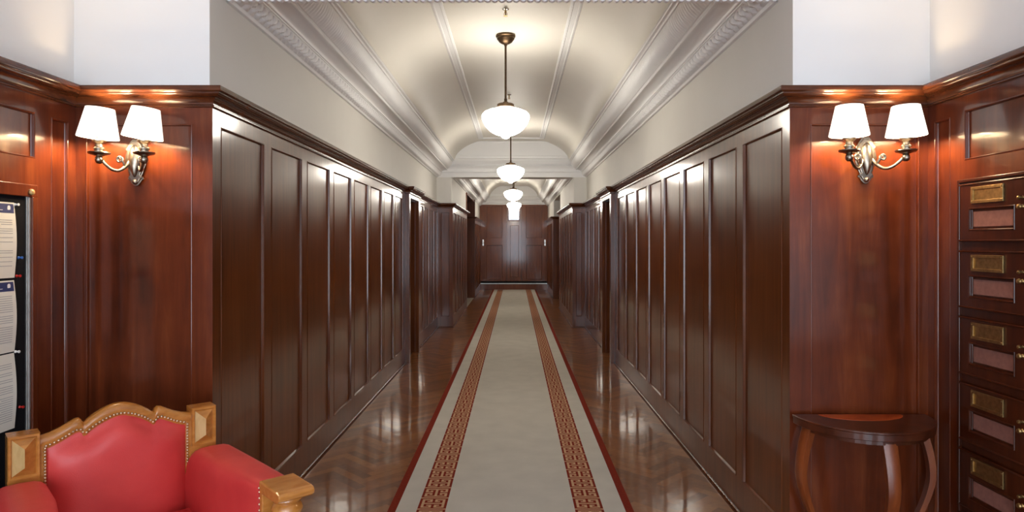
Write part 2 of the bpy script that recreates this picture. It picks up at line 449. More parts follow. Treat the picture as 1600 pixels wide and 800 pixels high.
# side opening on the armchair side: full-height wood casing, and a pale slab standing in for light on its floor
b = MB()
b.box(-2.3, OL1 - .03, 0, XL2 + .012, OL1 - .001, 2.635); b.box(-2.3, OL0 + .001, 2.2, XL2 - .001, OL0 + .03, 2.635)
b.box(-2.3, OL0, 2.60, XL2 - .001, OL1, 2.64); b.box(-2.32, OL0, 0, -2.29, OL1, 2.64)
b.box(XL2 - .02, OL1 - .001, DADO, XL2 + .012, OL1 + .09, 2.66)
struct(b.build('trim_7', M['dado']), 'full height dark wood lining of the side opening')
b = MB(); b.box(-2.28, OL0 + .02, 0, XL2 - .02, OL1 - .04, .006)
struct(b.build('trim_8', M['lightpatch']), 'painted light patch on the floor of the side opening')

# ------------------------------------------------------------------ floor: herringbone blocks
def make_floor():
    w, n = .065, 5
    me = bpy.data.meshes.new('floor'); v = []; f = []; tone = []
    c, s_ = math.cos(PI / 4) * w, math.sin(PI / 4) * w
    R = 480
    for x in range(-R, R):
        for y in range(-R, R):
            dd = (x - y) % (2 * n)
            if dd == 0: q_ = (x, y, x + n, y + 1)
            elif dd == 2 * n - 1: q_ = (x, y, x + 1, y + n)
            else: continue
            pts = [(q_[0], q_[1]), (q_[2], q_[1]), (q_[2], q_[3]), (q_[0], q_[3])]
            P = [(a * c - b_ * s_, a * s_ + b_ * c) for a, b_ in pts]
            mx = sum(p[0] for p in P) / 4; my = sum(p[1] for p in P) / 4
            lim = 1.45 if my > 3.2 else 3.4
            if my > 14.5: lim = 2.45
            if abs(mx) > lim or my < -3.2 or my > 21.1: continue
            k = len(v); z = random.uniform(-.0005, 0)
            v += [(p[0], p[1], z + random.uniform(-.00012, .00012)) for p in P]
            f.append((k, k + 1, k + 2, k + 3)); tone.append(random.random())
    me.from_pydata(v, [], f)
    at = me.attributes.new('tone', 'FLOAT', 'FACE')
    at.data.foreach_set('value', tone)
    me.materials.append(M['floor'])
    o = bpy.data.objects.new('floor', me); COL.objects.link(o)
    return struct(o, 'glossy brown herringbone parquet floor')
make_floor()
b = MB(); b.box(-3.4, -3.2, -.1, 3.4, 21.2, -.002)
struct(b.build('trim_9', M['black']), 'sub floor under the parquet')

# ------------------------------------------------------------------ runner
A = ["00000000000", "01111011110", "01001010010", "01011011010", "01000000010", "01111111110",
     "01000000010", "01011011010", "01001010010", "01111011110", "00000000000"]
B_ = ["".join(A[j][i] for j in range(11)) for i in range(11)]
def make_rug():
    b = MB(); zt = .012
    y0, y1 = 1.6, 20.84
    X = [-.708, -.663, -.548, -.388, .333, .493, .612, .658]
    def strip(xa, xb, mi, z=zt): 
        n = 24
        for i in range(n):
            b.quad([(xa, y0 + (y1 - y0) * i / n, z), (xb, y0 + (y1 - y0) * i / n, z), (xb, y0 + (y1 - y0) * (i + 1) / n, z), (xa, y0 + (y1 - y0) * (i + 1) / n, z)], mi)
    strip(X[0], X[1], 1); strip(X[1], X[2], 0); strip(X[3], X[4], 0); strip(X[5], X[6], 0); strip(X[6], X[7], 1)
    pitch = .160
    for (xa, xb) in ((X[2], X[3]), (X[4], X[5])):
        cw = (xb - xa) / 11; cl = pitch / 12
        y = y0; k = 0
        while y + pitch <= y1:
            pat = A if k % 2 else B_
            for r in range(11):
                c0 = 0
                while c0 < 11:
                    c1 = c0
                    while c1 < 11 and pat[r][c1] == pat[r][c0]: c1 += 1
                    b.quad([(xa + c0 * cw, y + r * cl, zt), (xa + c1 * cw, y + r * cl, zt), (xa + c1 * cw, y + (r + 1) * cl, zt), (xa + c0 * cw, y + (r + 1) * cl, zt)], 1 if pat[r][c0] == '0' else 2)
                    c0 = c1
            b.quad([(xa, y + 11 * cl, zt), (xb, y + 11 * cl, zt), (xb, y + pitch, zt), (xa, y + pitch, zt)], 2)
            y += pitch; k += 1
        b.quad([(xa, y, zt), (xb, y, zt), (xb, y1, zt), (xa, y1, zt)], 0)
    for (p, q_) in (((X[0], y0), (X[7], y0)), ((X[7], y0), (X[7], y1)), ((X[7], y1), (X[0], y1)), ((X[0], y1), (X[0], y0))):
        b.quad([(p[0], p[1], 0.0005), (q_[0], q_[1], 0.0005), (q_[0], q_[1], zt), (p[0], p[1], zt)], 1)
    b.quad([(X[0], y0, .0005), (X[7], y0, .0005), (X[7], y1, .0005), (X[0], y1, .0005)], 1)
    o = b.build('carpet_runner', [M['rugcream'], M['rugred'], M['rugkey']], fix=False)
    tag(o, 'long cream carpet runner with red key-pattern borders down the corridor', 'rug')
make_rug()

# ------------------------------------------------------------------ ceilings and cornices
def lerp(a, c, t): return a + (c - a) * t
def cove(u0, z0, u1, z1, n=18):
    out = []
    for k in range(n + 1):
        a = k / n * PI / 2
        out.append((u0 + (u1 - u0) * (1 - math.cos(a)), z0 + (z1 - z0) * (math.sin(a) - .115 * math.sin(2 * a))))
    return out
def ceiling(name, xl, xr, y0, y1, u1, lab):
    prof = cove(.32, 2.955, u1, CZ)
    pts = [(xl + u, z) for u, z in prof] + [(xr - u, z) for u, z in reversed(prof)]
    b = MB(); b.grid([[(x, y0, z) for x, z in pts], [(x, y1, z) for x, z in pts]])
    return struct(b.build(name, M['ceil'], smooth=50, fix=False), lab)
ceiling('ceiling', XL - d, XR + d, 3.16, YB + d, .80, 'coved cream plaster ceiling of the corridor')
ceiling('ceiling_far', XL2 - d, XR2 + d, YB + .3, YE + .12, .68, 'coved cream plaster ceiling beyond the beam')
b = MB(); b.box(-3.4, -3.2, H, 3.4, 3.2, H + .1); struct(b.build('ceiling_lobby', M['lobbyplaster']), 'white lobby ceiling')
b = MB(); b.box(-2.6, 3.1, H, 2.6, 21.2, H + .1); struct(b.build('ceiling_slab', M['plaster']), 'slab over the corridor vault')

def ornate(b, X, sg, y0, y1, p0, p1, pitch, amp, rows, bulge, kind, per):
    (u0, z0), (u1, z1) = p0, p1
    nrm = Vector((z1 - z0, -(u1 - u0))).normalized()
    n = max(1, int((y1 - y0) / pitch * per))
    R = []
    for i in range(n + 1):
        s = (y1 - y0) * i / n
        row = []
        for j in range(rows + 1):
            t = j / rows
            env = math.sin(PI * t) ** .5 if 0 < t < 1 else 0
            if kind == 'leaf':
                ph = s / pitch + .42 * math.sin(2 * PI * t) + .5 * t
                h = abs(math.sin(PI * ph)) ** .7
            else:
                ph = s / pitch + .12 * math.sin(PI * t)
                h = .5 + .5 * math.cos(2 * PI * ph)
            off = bulge * math.sin(PI * t) + amp * env * (h - .4)
            u = lerp(u0, u1, t) + nrm.x * off; z = lerp(z0, z1, t) + nrm.y * off
            row.append((X + sg * u, y0 + s, z))
        R.append(row)
    b.grid(R)
def cornice(name, X, sg, y0, y1, fine, lab):
    b = MB()
    def run(pr): b.grid([[(X + sg * u, y0, z) for u, z in pr], [(X + sg * u, y1, z) for u, z in pr]])
    run([(-.01, 2.655), (.018, 2.655), (.022, 2.659), (.024, 2.667), (.028, 2.670)])
    if fine:
        ornate(b, X, sg, y0, y1, (.028, 2.670), (.082, 2.738), .068, .023, 10, .010, 'leaf', 14)
    else:
        ornate(b, X, sg, y0, y1, (.028, 2.670), (.082, 2.738), .068, .010, 4, .010, 'leaf', 6)
    run([(.082, 2.738), (.088, 2.738), (.090, 2.744), (.098, 2.746)])
    pr = []
    for k in range(9):
        a = k / 8 * PI / 2
        pr.append((.098 + .080 * (1 - math.cos(a)), 2.746 + .040 * math.sin(a)))
    run(pr + [(.178, 2.781), (.192, 2.781), (.196, 2.785), (.196, 2.796), (.190, 2.800), (.196, 2.806), (.204, 2.806)])
    if fine:
        ornate(b, X, sg, y0, y1, (.204, 2.806), (.282, 2.925), .036, .007, 7, .016, 'bead', 8)
    else:
        run([(.204, 2.806), (.215, 2.85), (.25, 2.90), (.282, 2.925)])
    run([(.282, 2.925), (.292, 2.925), (.296, 2.930), (.296, 2.938), (.304, 2.942), (.312, 2.942), (.318, 2.948), (.318, 2.957), (.322, 2.960)])
    return struct(b.build(name, M['corn'], smooth=40, fix=False), lab)
cornice('trim_10', XL - d, 1, 3.16, YB + d, True, 'white moulded cornice above the armchair side wall')
cornice('trim_11', XR + d, -1, 3.16, YB + d, True, 'white moulded cornice above the table side wall')
cornice('trim_12', XL2 - d, 1, YB + .3, YE + .12, False, 'white cornice beyond the beam on the armchair side')
cornice('trim_13', XR2 + d, -1, YB + .3, YE + .12, False, 'white cornice beyond the beam on the table side')

# flat rectangular rib on the ceiling
def ribs(name, xa, xb, ya, yb, lab):
    b = MB(); w = .09
    pr = [(-w / 2, 0), (-w / 2, .012), (-w / 2 + .006, .016), (-w / 2 + .02, .016), (-w / 2 + .026, .009), (w / 2 - .026, .009), (w / 2 - .02, .016), (w / 2 - .006, .016), (w / 2, .012), (w / 2, 0)]
    cols = []
    for (x, y, sx, sy) in ((xa, ya, 1, 1), (xb, ya, -1, 1), (xb, yb, -1, -1), (xa, yb, 1, -1)):
        cols.append([(x + sx * n, y + sy * n, CZ - h) for n, h in pr])
    for i in range(4): b.grid([cols[i], cols[(i + 1) % 4]])
    struct(b.build(name, M['corn'], smooth=40, fix=False), lab)
ribs('trim_14', -.59, .463, 3.5, 11.3, 'white rectangular rib on the vaulted ceiling')

# beam with mouldings between the two stretches, and the end lunette
def lunette(name, Y, depth, xl, xr, zb, zt, lab, ends):
    b = MB()
    b.box(xl, Y, zb, xr, Y + depth, zt)
    def band(pr): b.grid([[(xl - .2, Y - n, z) for n, z in pr], [(xr + .2, Y - n, z) for n, z in pr]])
    band([(0, 2.735), (.018, 2.735), (.022, 2.742), (.018, 2.75), (.010, 2.756), (0, 2.762)])
    band([(0, 2.80), (.012, 2.80), (.014, 2.81), (.035, 2.84), (.038, 2.842), (.038, 2.853), (0, 2.856)])
    band([(0, 2.885), (.02, 2.885), (.022, 2.894), (.028, 2.90), (.05, 2.945), (.06, 2.945), (.062, 2.965), (.05, 2.972), (0, 2.99)])
    n = int((xr - xl + .4) / .03)
    for i in range(n):
        x = xl - .2 + i * .03
        b.box(x, Y - .034, 2.862, x + .017, Y + .001, 2.884)
    band([(0, 3.02), (.012, 3.02), (.012, 3.03), (0, 3.035)])
    band([(0, 3.262), (.02, 3.262), (.024, 3.272), (.02, 3.29), (0, 3.305)])
    if ends:
        b.tube([(xl + .02, Y - .004, zb + .008), (xr - .02, Y - .004, zb + .008)], .011, 10)
        for x in (xl + .02, xr - .02):
            b.lathe([(0, -.02), (.02, -.018), (.02, .018), (0, .02)], (x, Y - .012, zb + .012), 14, axis='y')
    return struct(b.build(name, M['corn'], smooth=40), lab)
lunette('trim_15', YB + .02, .31, XL2 - d, XR2 + d, 2.652, 3.45, 'white moulded beam crossing the corridor', True)
b = MB()
b.box(XL - d - .05, YB + .02, 2.652, XL2 - d, YB + .33, 3.45); b.box(XR2 + d, YB + .02, 2.652, XR + d + .05, YB + .33, 3.45)
struct(b.build('trim_16', M['corn']), 'plaster shoulders of the crossing beam')
lunette('trim_17', YE + .02, .12, XL2 - d, XR2 + d, 2.68, 3.45, 'white moulded lunette over the far doors', False)

# scalloped plaster edge under the mouth of the corridor
b = MB()
n = int((XR - XL + 2 * d) / .034)
rows_t = []; rows_b = []
per = 8
for i in range(n * per + 1):
    x = XL - d + (XR - XL + 2 * d) * i / (n * per)
    h = .010 * abs(math.sin(PI * i / per))
    rows_t.append(x); rows_b.append(2.667 - h)
for i in range(len(rows_t) - 1):
    a, c = rows_t[i], rows_t[i + 1]
    b.quad([(a, 3.18, rows_b[i]), (c, 3.18, rows_b[i + 1]), (c, 3.18, 2.70), (a, 3.18, 2.70)])
    b.quad([(a, 3.155, rows_b[i]), (c, 3.155, rows_b[i + 1]), (c, 3.18, rows_b[i + 1]), (a, 3.18, rows_b[i])])
    b.quad([(a, 3.155, rows_b[i]), (c, 3.155, rows_b[i + 1]), (c, 3.155, 2.70), (a, 3.155, 2.70)])
b.box(XL - d, 3.16, 2.69, XR + d, 3.20, 3.4)
struct(b.build('trim_18', M['corn'], fix=False), 'scalloped white plaster edge over the corridor mouth')

# ------------------------------------------------------------------ far end: doors, centre pilaster, mirror
kx = YE / F
def ex(px): return (px - 805) * kx
def ez(py): return 1.5 + (379 - py) * kx
b = MB()
b.box(XL2 - d, YE - .05, 0, XR2 + d, YE + .12, .18)
b.box(XL2 - d, YE - .055, .185, XR2 + d, YE + .1, .215, 1)
b.box(XL2 - d, YE - .02, .215, XR2 + d, YE + .1, .275, 2)
b.box(ex(792), YE - .02, .275, ex(814.5), YE + .12, 2.68)
b.box(XL2 - d, YE - .03, 2.66, XR2 + d, YE + .12, 2.70)
panelling(b, lambda s, z, n: (s, YE - .021 - n, z), ex(793), ex(813.5), .275, ez(348), [(ex(797), ex(810.5), .40, ez(352))], .012)
b.box(ex(791.5), YE - .06, ez(348), ex(815), YE, ez(346))
struct(b.build('trim_19', [M['end'], M['steel'], M['black']], smooth=25), 'narrow panelled pilaster and plinth between the far doors')
for nm, x0, x1, pa, pb, hx, lab in (('door_3', XL2 - .02, ex(792) - .004, ex(760), ex(785), ex(755), 'tall brown panelled door at the corridor end on the armchair side'),
                                    ('door_4', ex(814.5) + .004, XR2 + .02, ex(822), ex(847), ex(851.5), 'tall brown panelled door at the corridor end on the table side')):
    b = MB()
    panelling(b, lambda s, z, n: (s, YE + .015 - n, z), x0, x1, .275, 2.66, [(pa, pb, ez(437), ez(383)), (pa, pb, ez(372), ez(322))], .04)
    b.box(x0, YE + .016, .275, x1, YE + .05, 2.66)
    dr = struct(b.build(nm, M['end'], smooth=25, fix=False), lab)
    h = MB(); h.box(hx - .022, YE - .035, ez(384), hx + .022, YE - .024, ez(374.5)); h.lathe([(.0, 0), (.012, 0), (.012, .02), (.022, .03), (.016, .045), (0, .046)], (hx, YE - .08, 1.49), 12, axis='y')
    h.build('door_handle', M['chrome'], dr, smooth=40)
mi = thing('wall_mirror', 'small wood framed mirror high between the far doors reflecting a lamp', 'mirror', (ex(803), YE - .034, ez(332)))
mi.rotation_euler = (math.radians(1.2), 0, 0)
b = MB(); w_, h_ = 10.2 * kx, 13.5 * kx
fw = 2.6 * kx
for (x0, z0, x1, z1) in ((-w_, -h_, -w_ + fw, h_), (w_ - fw, -h_, w_, h_), (-w_ + fw, h_ - fw, w_ - fw, h_), (-w_ + fw, -h_, w_ - fw, -h_ + fw)):
    b.box(x0, -.035, z0, x1, 0, z1)
b.build('frame', M['end'], mi, bevel=.008)
b = MB(); b.box(-w_ + fw - .005, -.018, -h_ + fw - .005, w_ - fw + .005, -.004, h_ - fw + .005)
b.build('mirror_glass', M['mirror'], mi)

# ------------------------------------------------------------------ pendants
def pendant(Y, X, label):
    root = thing('pendant_lamp', label, 'pendant lamp', (X, Y, CZ), group='schoolhouse pendants along the corridor')
    b = MB(); b.lathe([(0, 0), (.082, 0), (.086, -.006), (.086, -.016), (.078, -.022), (.076, -.036), (.068, -.044), (.058, -.060), (.036, -.074), (.016, -.080), (.014, -.092), (0, -.092)], seg=36)
    b.build('canopy', M['bronze'], root, smooth=35)
    b = MB(); b.lathe([(.0095, -.085), (.0095, -.55), (.013, -.552), (.013, -.575), (.0095, -.577), (.0095, -.585)], seg=14)
    b.build('rod', M['bronze'], root, smooth=35)
    b = MB(); b.lathe([(0, -.578), (.022, -.58), (.028, -.59), (.066, -.596), (.074, -.602), (.074, -.626), (.07, -.63), (0, -.63)], seg=36)
    b.build('shade_holder', M['bronze'], root, smooth=35)
    b = MB()
    pr = [(.066, -.618), (.070, -.632), (.100, -.642), (.150, -.656), (.186, -.672), (.203, -.692), (.207, -.712), (.203, -.735), (.190, -.765), (.170, -.795), (.146, -.822), (.116, -.845), (.082, -.862), (.055, -.870), (.040, -.874), (.036, -.882), (.026, -.892), (.012, -.898), (0, -.899)]
    b.lathe(pr, seg=48); b.build('glass_globe', M['glob'], root, smooth=60)
    return root
pendant(5.71, -.083, 'opal glass pendant nearest the armchair, the largest of the row')
pendant(10.0, -.068, 'second opal glass pendant, hanging just before the crossing beam')
pendant(14.6, -.045, 'third opal glass pendant, the first beyond the crossing beam')
pendant(19.0, -.03, 'last opal glass pendant, hanging before the far mirror')
for Y, lab in ((5.07, 'small ceiling sprinkler head nearer than the first pendant'), (8.0, 'small ceiling sprinkler head between the first two pendants')):
    r = thing('sprinkler_head', lab, 'sprinkler', (-.074, Y, CZ), group='ceiling sprinklers')
    b = MB(); b.lathe([(0, 0), (.026, 0), (.026, -.004), (.016, -.009), (0, -.010)], seg=20); b.build('escutcheon', M['chrome'], r, smooth=35)
    b = MB(); b.lathe([(0, -.008), (.008, -.008), (.008, -.03), (.005, -.034), (.005, -.05), (0, -.05)], seg=14)
    for sx in (-1, 1): b.tube([(sx * .007, 0, -.028), (sx * .013, 0, -.040), (sx * .006, 0, -.054)], .0022, 6)
    b.build('nozzle', M['brass'], r, smooth=35)
    b = MB(); b.lathe([(0, -.052), (.016, -.053), (.017, -.055), (0, -.057)], seg=18); b.build('deflector', M['brass'], r, smooth=35)

# ------------------------------------------------------------------ wall sconces
def point(name, loc, e, col, r, parent=None):
    l = bpy.data.lights.new(name, 'POINT'); l.energy = e; l.color = col; l.shadow_soft_size = r
    o = bpy.data.objects.new(name, l); o.location = loc; COL.objects.link(o)
    if parent: o.parent = parent
    return o
def sconce(X, Zc, s_l, s_r, dep, tl, tr, label):
    """X, Zc centre of the backplate on the wall plane Y0."""
    root = thing('wall_sconce', label, 'wall lamp', (X, Y0, Zc), group='twin-arm wall sconces')
    # cartouche backplate
    half = [(0, .100), (.014, .103), (.022, .094), (.030, .082), (.036, .070), (.046, .058), (.042, .046), (.046, .030), (.050, .010), (.047, -.010), (.041, -.022), (.036, -.036), (.032, -.050), (.026, -.064), (.034, -.069), (.036, -.077), (.027, -.082), (.020, -.094), (.010, -.105), (0, -.108)]
    out = half + [(-x, z) for x, z in reversed(half[1:-1])]
    b = MB()
    b.extrude(out, lambda p: (p[0], -.0005, p[1]), lambda p: (p[0], -.007, p[1]))
    b.extrude([(x * .88, z * .94) for x, z in out], lambda p: (p[0], -.007, p[1]), lambda p: (p[0] * .93, -.013, p[1] * .97))
    b.build('backplate', M['pewter'], root, bevel=.0025)
    b = MB(); rows = []
    for i in range(13):
        a = i / 12 * PI / 2
        rows.append([(.026 * math.cos(a) * math.cos(t * 2 * PI / 28) * (.62 + .38 * min(1, 1 + math.sin(t * 2 * PI / 28))), -.012 - .020 * math.sin(a), .004 + .074 * math.cos(a) * math.sin(t * 2 * PI / 28)) for t in range(28)])
    b.grid(rows, closed_v=True)
    b.lathe([(0, -.020), (.008, -.018), (.012, -.012), (.012, 0), (0, 0)], (0, 0, -.090), 14, axis='y')
    b.build('boss', M['pewter'], root, smooth=50)
    for sx, s, tilt in ((-1, s_l, tl), (1, s_r, tr)):
        arm = MB()
        P0 = Vector((sx * .020, -.014, .004)); P3 = Vector((sx * s, -dep, .012))
        path = []; rad = []
        for k in range(15):
            t = k / 14
            xx = lerp(P0.x, P3.x, t); yy = lerp(P0.y, P3.y, t ** .9)
            zz = .004 - .050 * math.sin(PI * (t ** .85)) + .004 * t
            if t > .9: zz = lerp(zz, .012, (t - .9) / .1)
            path.append((xx, yy, zz)); rad.append(lerp(.0075, .0065, t))
        # tail curls up beside the boss
        arm.tube(path, rad, 12)
        arm.lathe([(0, -.012), (.010, -.010), (.016, 0), (.017, .010), (.012, .020), (.006, .024)], (sx * s, -dep, -.008), 18)
        ao = arm.build('arm', M['pewter'], root, smooth=50)
        sc = MB(); pth = []
        for k in range(22):
            t = k / 21; a = -.4 + t * 1.7 * 2 * PI; r = .015 * (1 - .72 * t)
            bx, by = lerp(P0.x, P3.x, .32), lerp(P0.y, P3.y, .32)
            ox = -sx * r * math.cos(a) + sx * .004
            pth.append((bx + ox, by, -.006 + r * math.sin(a) + .012))
        pth = [path[2]] + pth
        sc.tube(pth, [.006] + [lerp(.0055, .003, k / 21) for k in range(22)], 10)
        sc.build('scroll', M['pewter'], ao, smooth=50)
        c = MB()
        c.lathe([(0, .012), (.012, .012), (.020, .016), (.040, .022), (.045, .027), (.044, .031), (.022, .030), (.018, .034), (.018, .040), (.022, .043), (.022, .048), (.016, .053), (.015, .064), (.019, .070), (.027, .076), (.028, .082), (.024, .085), (.014, .086), (.0135, .100), (0, .100)], (sx * s, -dep, 0), 28)
        c.build('drip_pan', M['pewter'], root, smooth=35)
        sh = MB(); zb, zt2 = .092, .222
        pr = [(.081, zb), (.082, zb + .002), (.056, zt2), (.0545, zt2 - .001), (.0795, zb), (.081, zb)]
        sh.lathe([(r, z - .157) for r, z in pr], (0, 0, 0), 40, cap=False)
        so = sh.build('lamp_shade', M['shade'], root, smooth=50)
        so.location = (sx * s, -dep, .157); so.rotation_euler = (0, math.radians(tilt), 0)
        point('sconce_light', (sx * s, -dep, .128), SC_E, (1.0, .72, .42), .03, root)
SC_E = 11
sconce(-1.707, 1.862, .102, .094, .105, 4.5, 7.0, 'twin-arm sconce with tilted white shades above the red armchair')
sconce(1.577, 1.872, .125, .122, .105, 0.5, -1.0, 'twin-arm sconce with upright white shades above the half-moon table')

# ------------------------------------------------------------------ armchair
def armchair():
    root = thing('armchair', 'red upholstered armchair with honey oak frame and brass nailheads', 'armchair', (-1.535, 2.55, 0), math.radians(42))
    ol = [(0, .882), (.018, .8805), (.035, .876), (.055, .868), (.0765, .857), (.098, .842), (.112, .829), (.120, .826), (.124, .838), (.132, .846), (.145, .844), (.165, .834), (.19, .820), (.22, .808), (.2555, .800)]
    full = [(-x, z) for x, z in reversed(ol[1:])] + ol
    def sm(pts, k=3):
        out = []
        for i in range(len(pts) - 1):
            for j in range(k): out.append((lerp(pts[i][0], pts[i + 1][0], j / k), lerp(pts[i][1], pts[i + 1][1], j / k)))
        return out + [pts[-1]]
    # crest rail: rounded section swept along the outline
    b = MB(); rows = []
    for x, z in full:
        sec = [(-.020, -.050), (-.026, -.030), (-.026, -.014), (-.018, -.004), (.0, 0), (.022, -.003), (.034, -.012), (.036, -.030), (.036, -.06)]
        rows.append([(x, yy, z + dz) for yy, dz in sec])
    b.grid(rows, closed_v=True); b.build('crest_rail', M['oak'], root, smooth=50)
    # upholstered back
    b = MB(); rows = []
    ux = [i / 24 for i in range(-24, 25)]
    for i in range(21):
        t = i / 20; row = []
        for u in ux:
            x = u * .236
            # outline height here
            ax = abs(x); zt = ol[-1][1]
            for k in range(len(ol) - 1):
                if ol[k][0] <= ax <= ol[k + 1][0]:
                    zt = lerp(ol[k][1], ol[k + 1][1], (ax - ol[k][0]) / (ol[k + 1][0] - ol[k][0])); break
            zt -= .034
            z = lerp(.36, zt, t)
            Lx = .832 - .056 * math.sin(min(1, ax / .12) * PI / 2) ** 2 - .02 * max(0, (ax - .12) / .116)
            dt = max(0, min(1, (Lx - z) / .10)); bul = (1 - abs(u) ** 5) * (1 - (1 - dt) ** 3)
            row.append((x, -.014 - .048 * bul - .020 * max(0, (.85 - z) / .49) * (1 - abs(u) ** 3), z))
        rows.append(row)
    b.grid(rows)
    b.box(-.236, -.013, .30, .236, .03, .76)
    b.build('upholstered_back', M['red'], root, smooth=60, fix=False)
    # rear boarding
    b = MB(); b.box(-.30, .031, .18, .30, .05, .77); b.build('back_board', M['oak'], root, bevel=.004)
    # corner blocks: panel frame with a pyramid, one side face paler
    for sx in (-1, 1):
        b = MB(); x0, x1, z0, z1 = sx * .300 - .047, sx * .300 + .047, .60, .820
        b.box(x0, -.034, z0, x1, .040, z1)
        def lp(ins, y, zz0=.665): return [(x0 + ins, y, zz0 + ins), (x1 - ins, y, zz0 + ins), (x1 - ins, y, z1 - ins), (x0 + ins, y, z1 - ins)]
        L_ = [lp(0, -.034), lp(.002, -.040), (lp(.009, -.040)), lp(.013, -.034)]
        for k in range(3):
            for q_ in range(4):
                r = (q_ + 1) % 4; b.quad([L_[k][q_], L_[k][r], L_[k + 1][r], L_[k + 1][q_]])
        blk = b.build('corner_block', M['oak'], root)
        b = MB(); o_ = lp(.013, -.034); xc = (x0 + x1) / 2
        zc0, zc1 = .665 + .045, z1 - .045
        i0, i1 = (xc, -.062, zc0), (xc, -.062, zc1)
        b.quad([o_[0], o_[1], i0], 1); b.quad([o_[1], o_[2], i1, i0], 1); b.quad([o_[2], o_[3], i1], 1); b.quad([o_[3], o_[0], i0, i1], 0)
        po = b.build('pyramid_facet', [M['oakpale'], M['oak']], blk); po['label'] = 'faceted pyramid with one paler side face'
    # nailheads along the crest and down both sides
    b = MB()
    def nail(x, y, z):
        b.lathe([(.0048, 0), (.0042, -.002), (.0024, -.0036), (0, -.0042)], (x, y, z), 8, axis='y')
    pts = sm(full, 12); acc = 0; last = None
    for (x, z) in pts:
        if abs(x) > .236: continue
        if last is None or math.hypot(x - last[0], z - last[1]) >= .0118:
            nail(x, -.0265, z - .0385); last = (x, z)
    for sx in (-1, 1):
        z = .758
        while z > .60: nail(sx * .238, -.028, z); z -= .0118
    b.build('nailhead_trim', M['nail'], root, smooth=60, fix=False)
    # narrow oak stiles beside the upholstery
    for sx in (-1, 1):
        b = MB(); b.box(sx * .245 - .012, -.0245, .34, sx * .245 + .012, .03, .79); b.build('back_stile', M['oak'], root, bevel=.003)
    # arms
    for sx in (-1, 1):
        b = MB(); rows = []
        n = 26
        for i in range(n + 1):
            t = i / n; y = lerp(-.012, -.672, t)
            xi = .232 + .048 * max(0, (t - .35) / .65) ** 1.4; xo = .405
            top = .682 - .016 * (1 - t) ** 2
            if t < .12: top -= .05 * (1 - t / .12) ** 2
            r = lerp(.085, .055, t); row = []
            row.append((sx * xi, y, .36)); 
            for k in range(11):
                a = k / 10 * PI
                cx = (xi + xo) / 2; hw = (xo - xi) / 2
                sq = lambda v: math.copysign(abs(v) ** .62, v)
                row.append((sx * (cx - hw * sq(math.cos(a))), y, top - r + r * sq(math.sin(a))))
            row.append((sx * xo, y, .20)); row.append((sx * xi, y, .20))
            rows.append(row)
        b.grid(rows, closed_v=True)
        b.f.append(tuple(range(len(rows[0])))); b.m.append(0)
        e = n * len(rows[0]); b.f.append(tuple(e + k for k in range(len(rows[0])))); b.m.append(0)
        arm = b.build('arm', M['red'], root, smooth=55)
        nb = MB()
        for k in range(30):
            a = k / 29
            path_x = lerp(.286, .400, min(1, a * 2)) if a <= .5 else .286
            if a <= .5: nb.lathe([(.0042, 0), (.003, -.002), (0, -.003)], (sx * path_x, -.6735, .676 - .012 * (abs(a * 4 - 1) ** 4)), 8, axis='y')
            else: nb.lathe([(.0042, 0), (.003, -.002), (0, -.003)], (sx * .287, -.6735, .66 - (a - .5) * .6), 8, axis='y')
        nb.build('nailhead_trim', M['nail'], arm, smooth=60, fix=False)
        # front post: board, turned neck, thick cap
        b = MB()
        b.box(sx * .345 - .060, -.70, .20, sx * .345 + .060, -.6775, .665)
        b.build('arm_front', M['oak'], root, bevel=.004)
        b = MB(); prof = [(-.677, .668), (-.677, .690), (-.82, .690), (-.838, .686), (-.846, .676), (-.842, .664), (-.830, .656), (-.80, .652), (-.70, .650)]
        b.extrude(prof, lambda p: (sx * .345 - .062, p[0], p[1]), lambda p: (sx * .345 + .062, p[0], p[1]))
        cap = b.build('arm_cap', M['oak'], root, bevel=.005)
        b = MB(); b.lathe([(0, .652), (.050, .652), (.052, .644), (.046, .636), (.040, .632), (.046, .624), (.052, .612), (.050, .600), (.036, .586), (.028, .575), (.034, .55), (.046, .50), (.048, .45), (.040, .40), (.030, .36), (.036, .345), (.046, .335), (.046, .32), (.034, .31), (.03, .28), (.04, .26), (.04, .20), (.03, .05), (.034, .03), (.03, 0.0), (0, 0.0)], (sx * .345, -.765, 0), 28)
        b.build('leg', M['oak'], root, smooth=40)
        b = MB(); b.lathe([(0, 0), (.020, 0), (.026, .06), (.03, .2), (0, .2)], (sx * .30, 0, 0), 16); b.build('leg', M['oak'], root, smooth=40)
    b = MB(); rows = []
    for i in range(17):
        row = []
        for j in range(17):
            u, w = i / 8 - 1, j / 8 - 1
            row.append((.236 * u, -.385 + .31 * w, .43 + .05 * (1 - u ** 4) * (1 - w ** 4)))
        rows.append(row)
    b.grid(rows); b.box(-.236, -.695, .30, .236, -.075, .432)
    b.build('seat_cushion', M['red'], root, smooth=60, fix=False)
    b = MB(); b.box(-.285, -.72, .20, .285, -.697, .31); b.build('seat_rail', M['oak'], root, bevel=.004)
armchair()

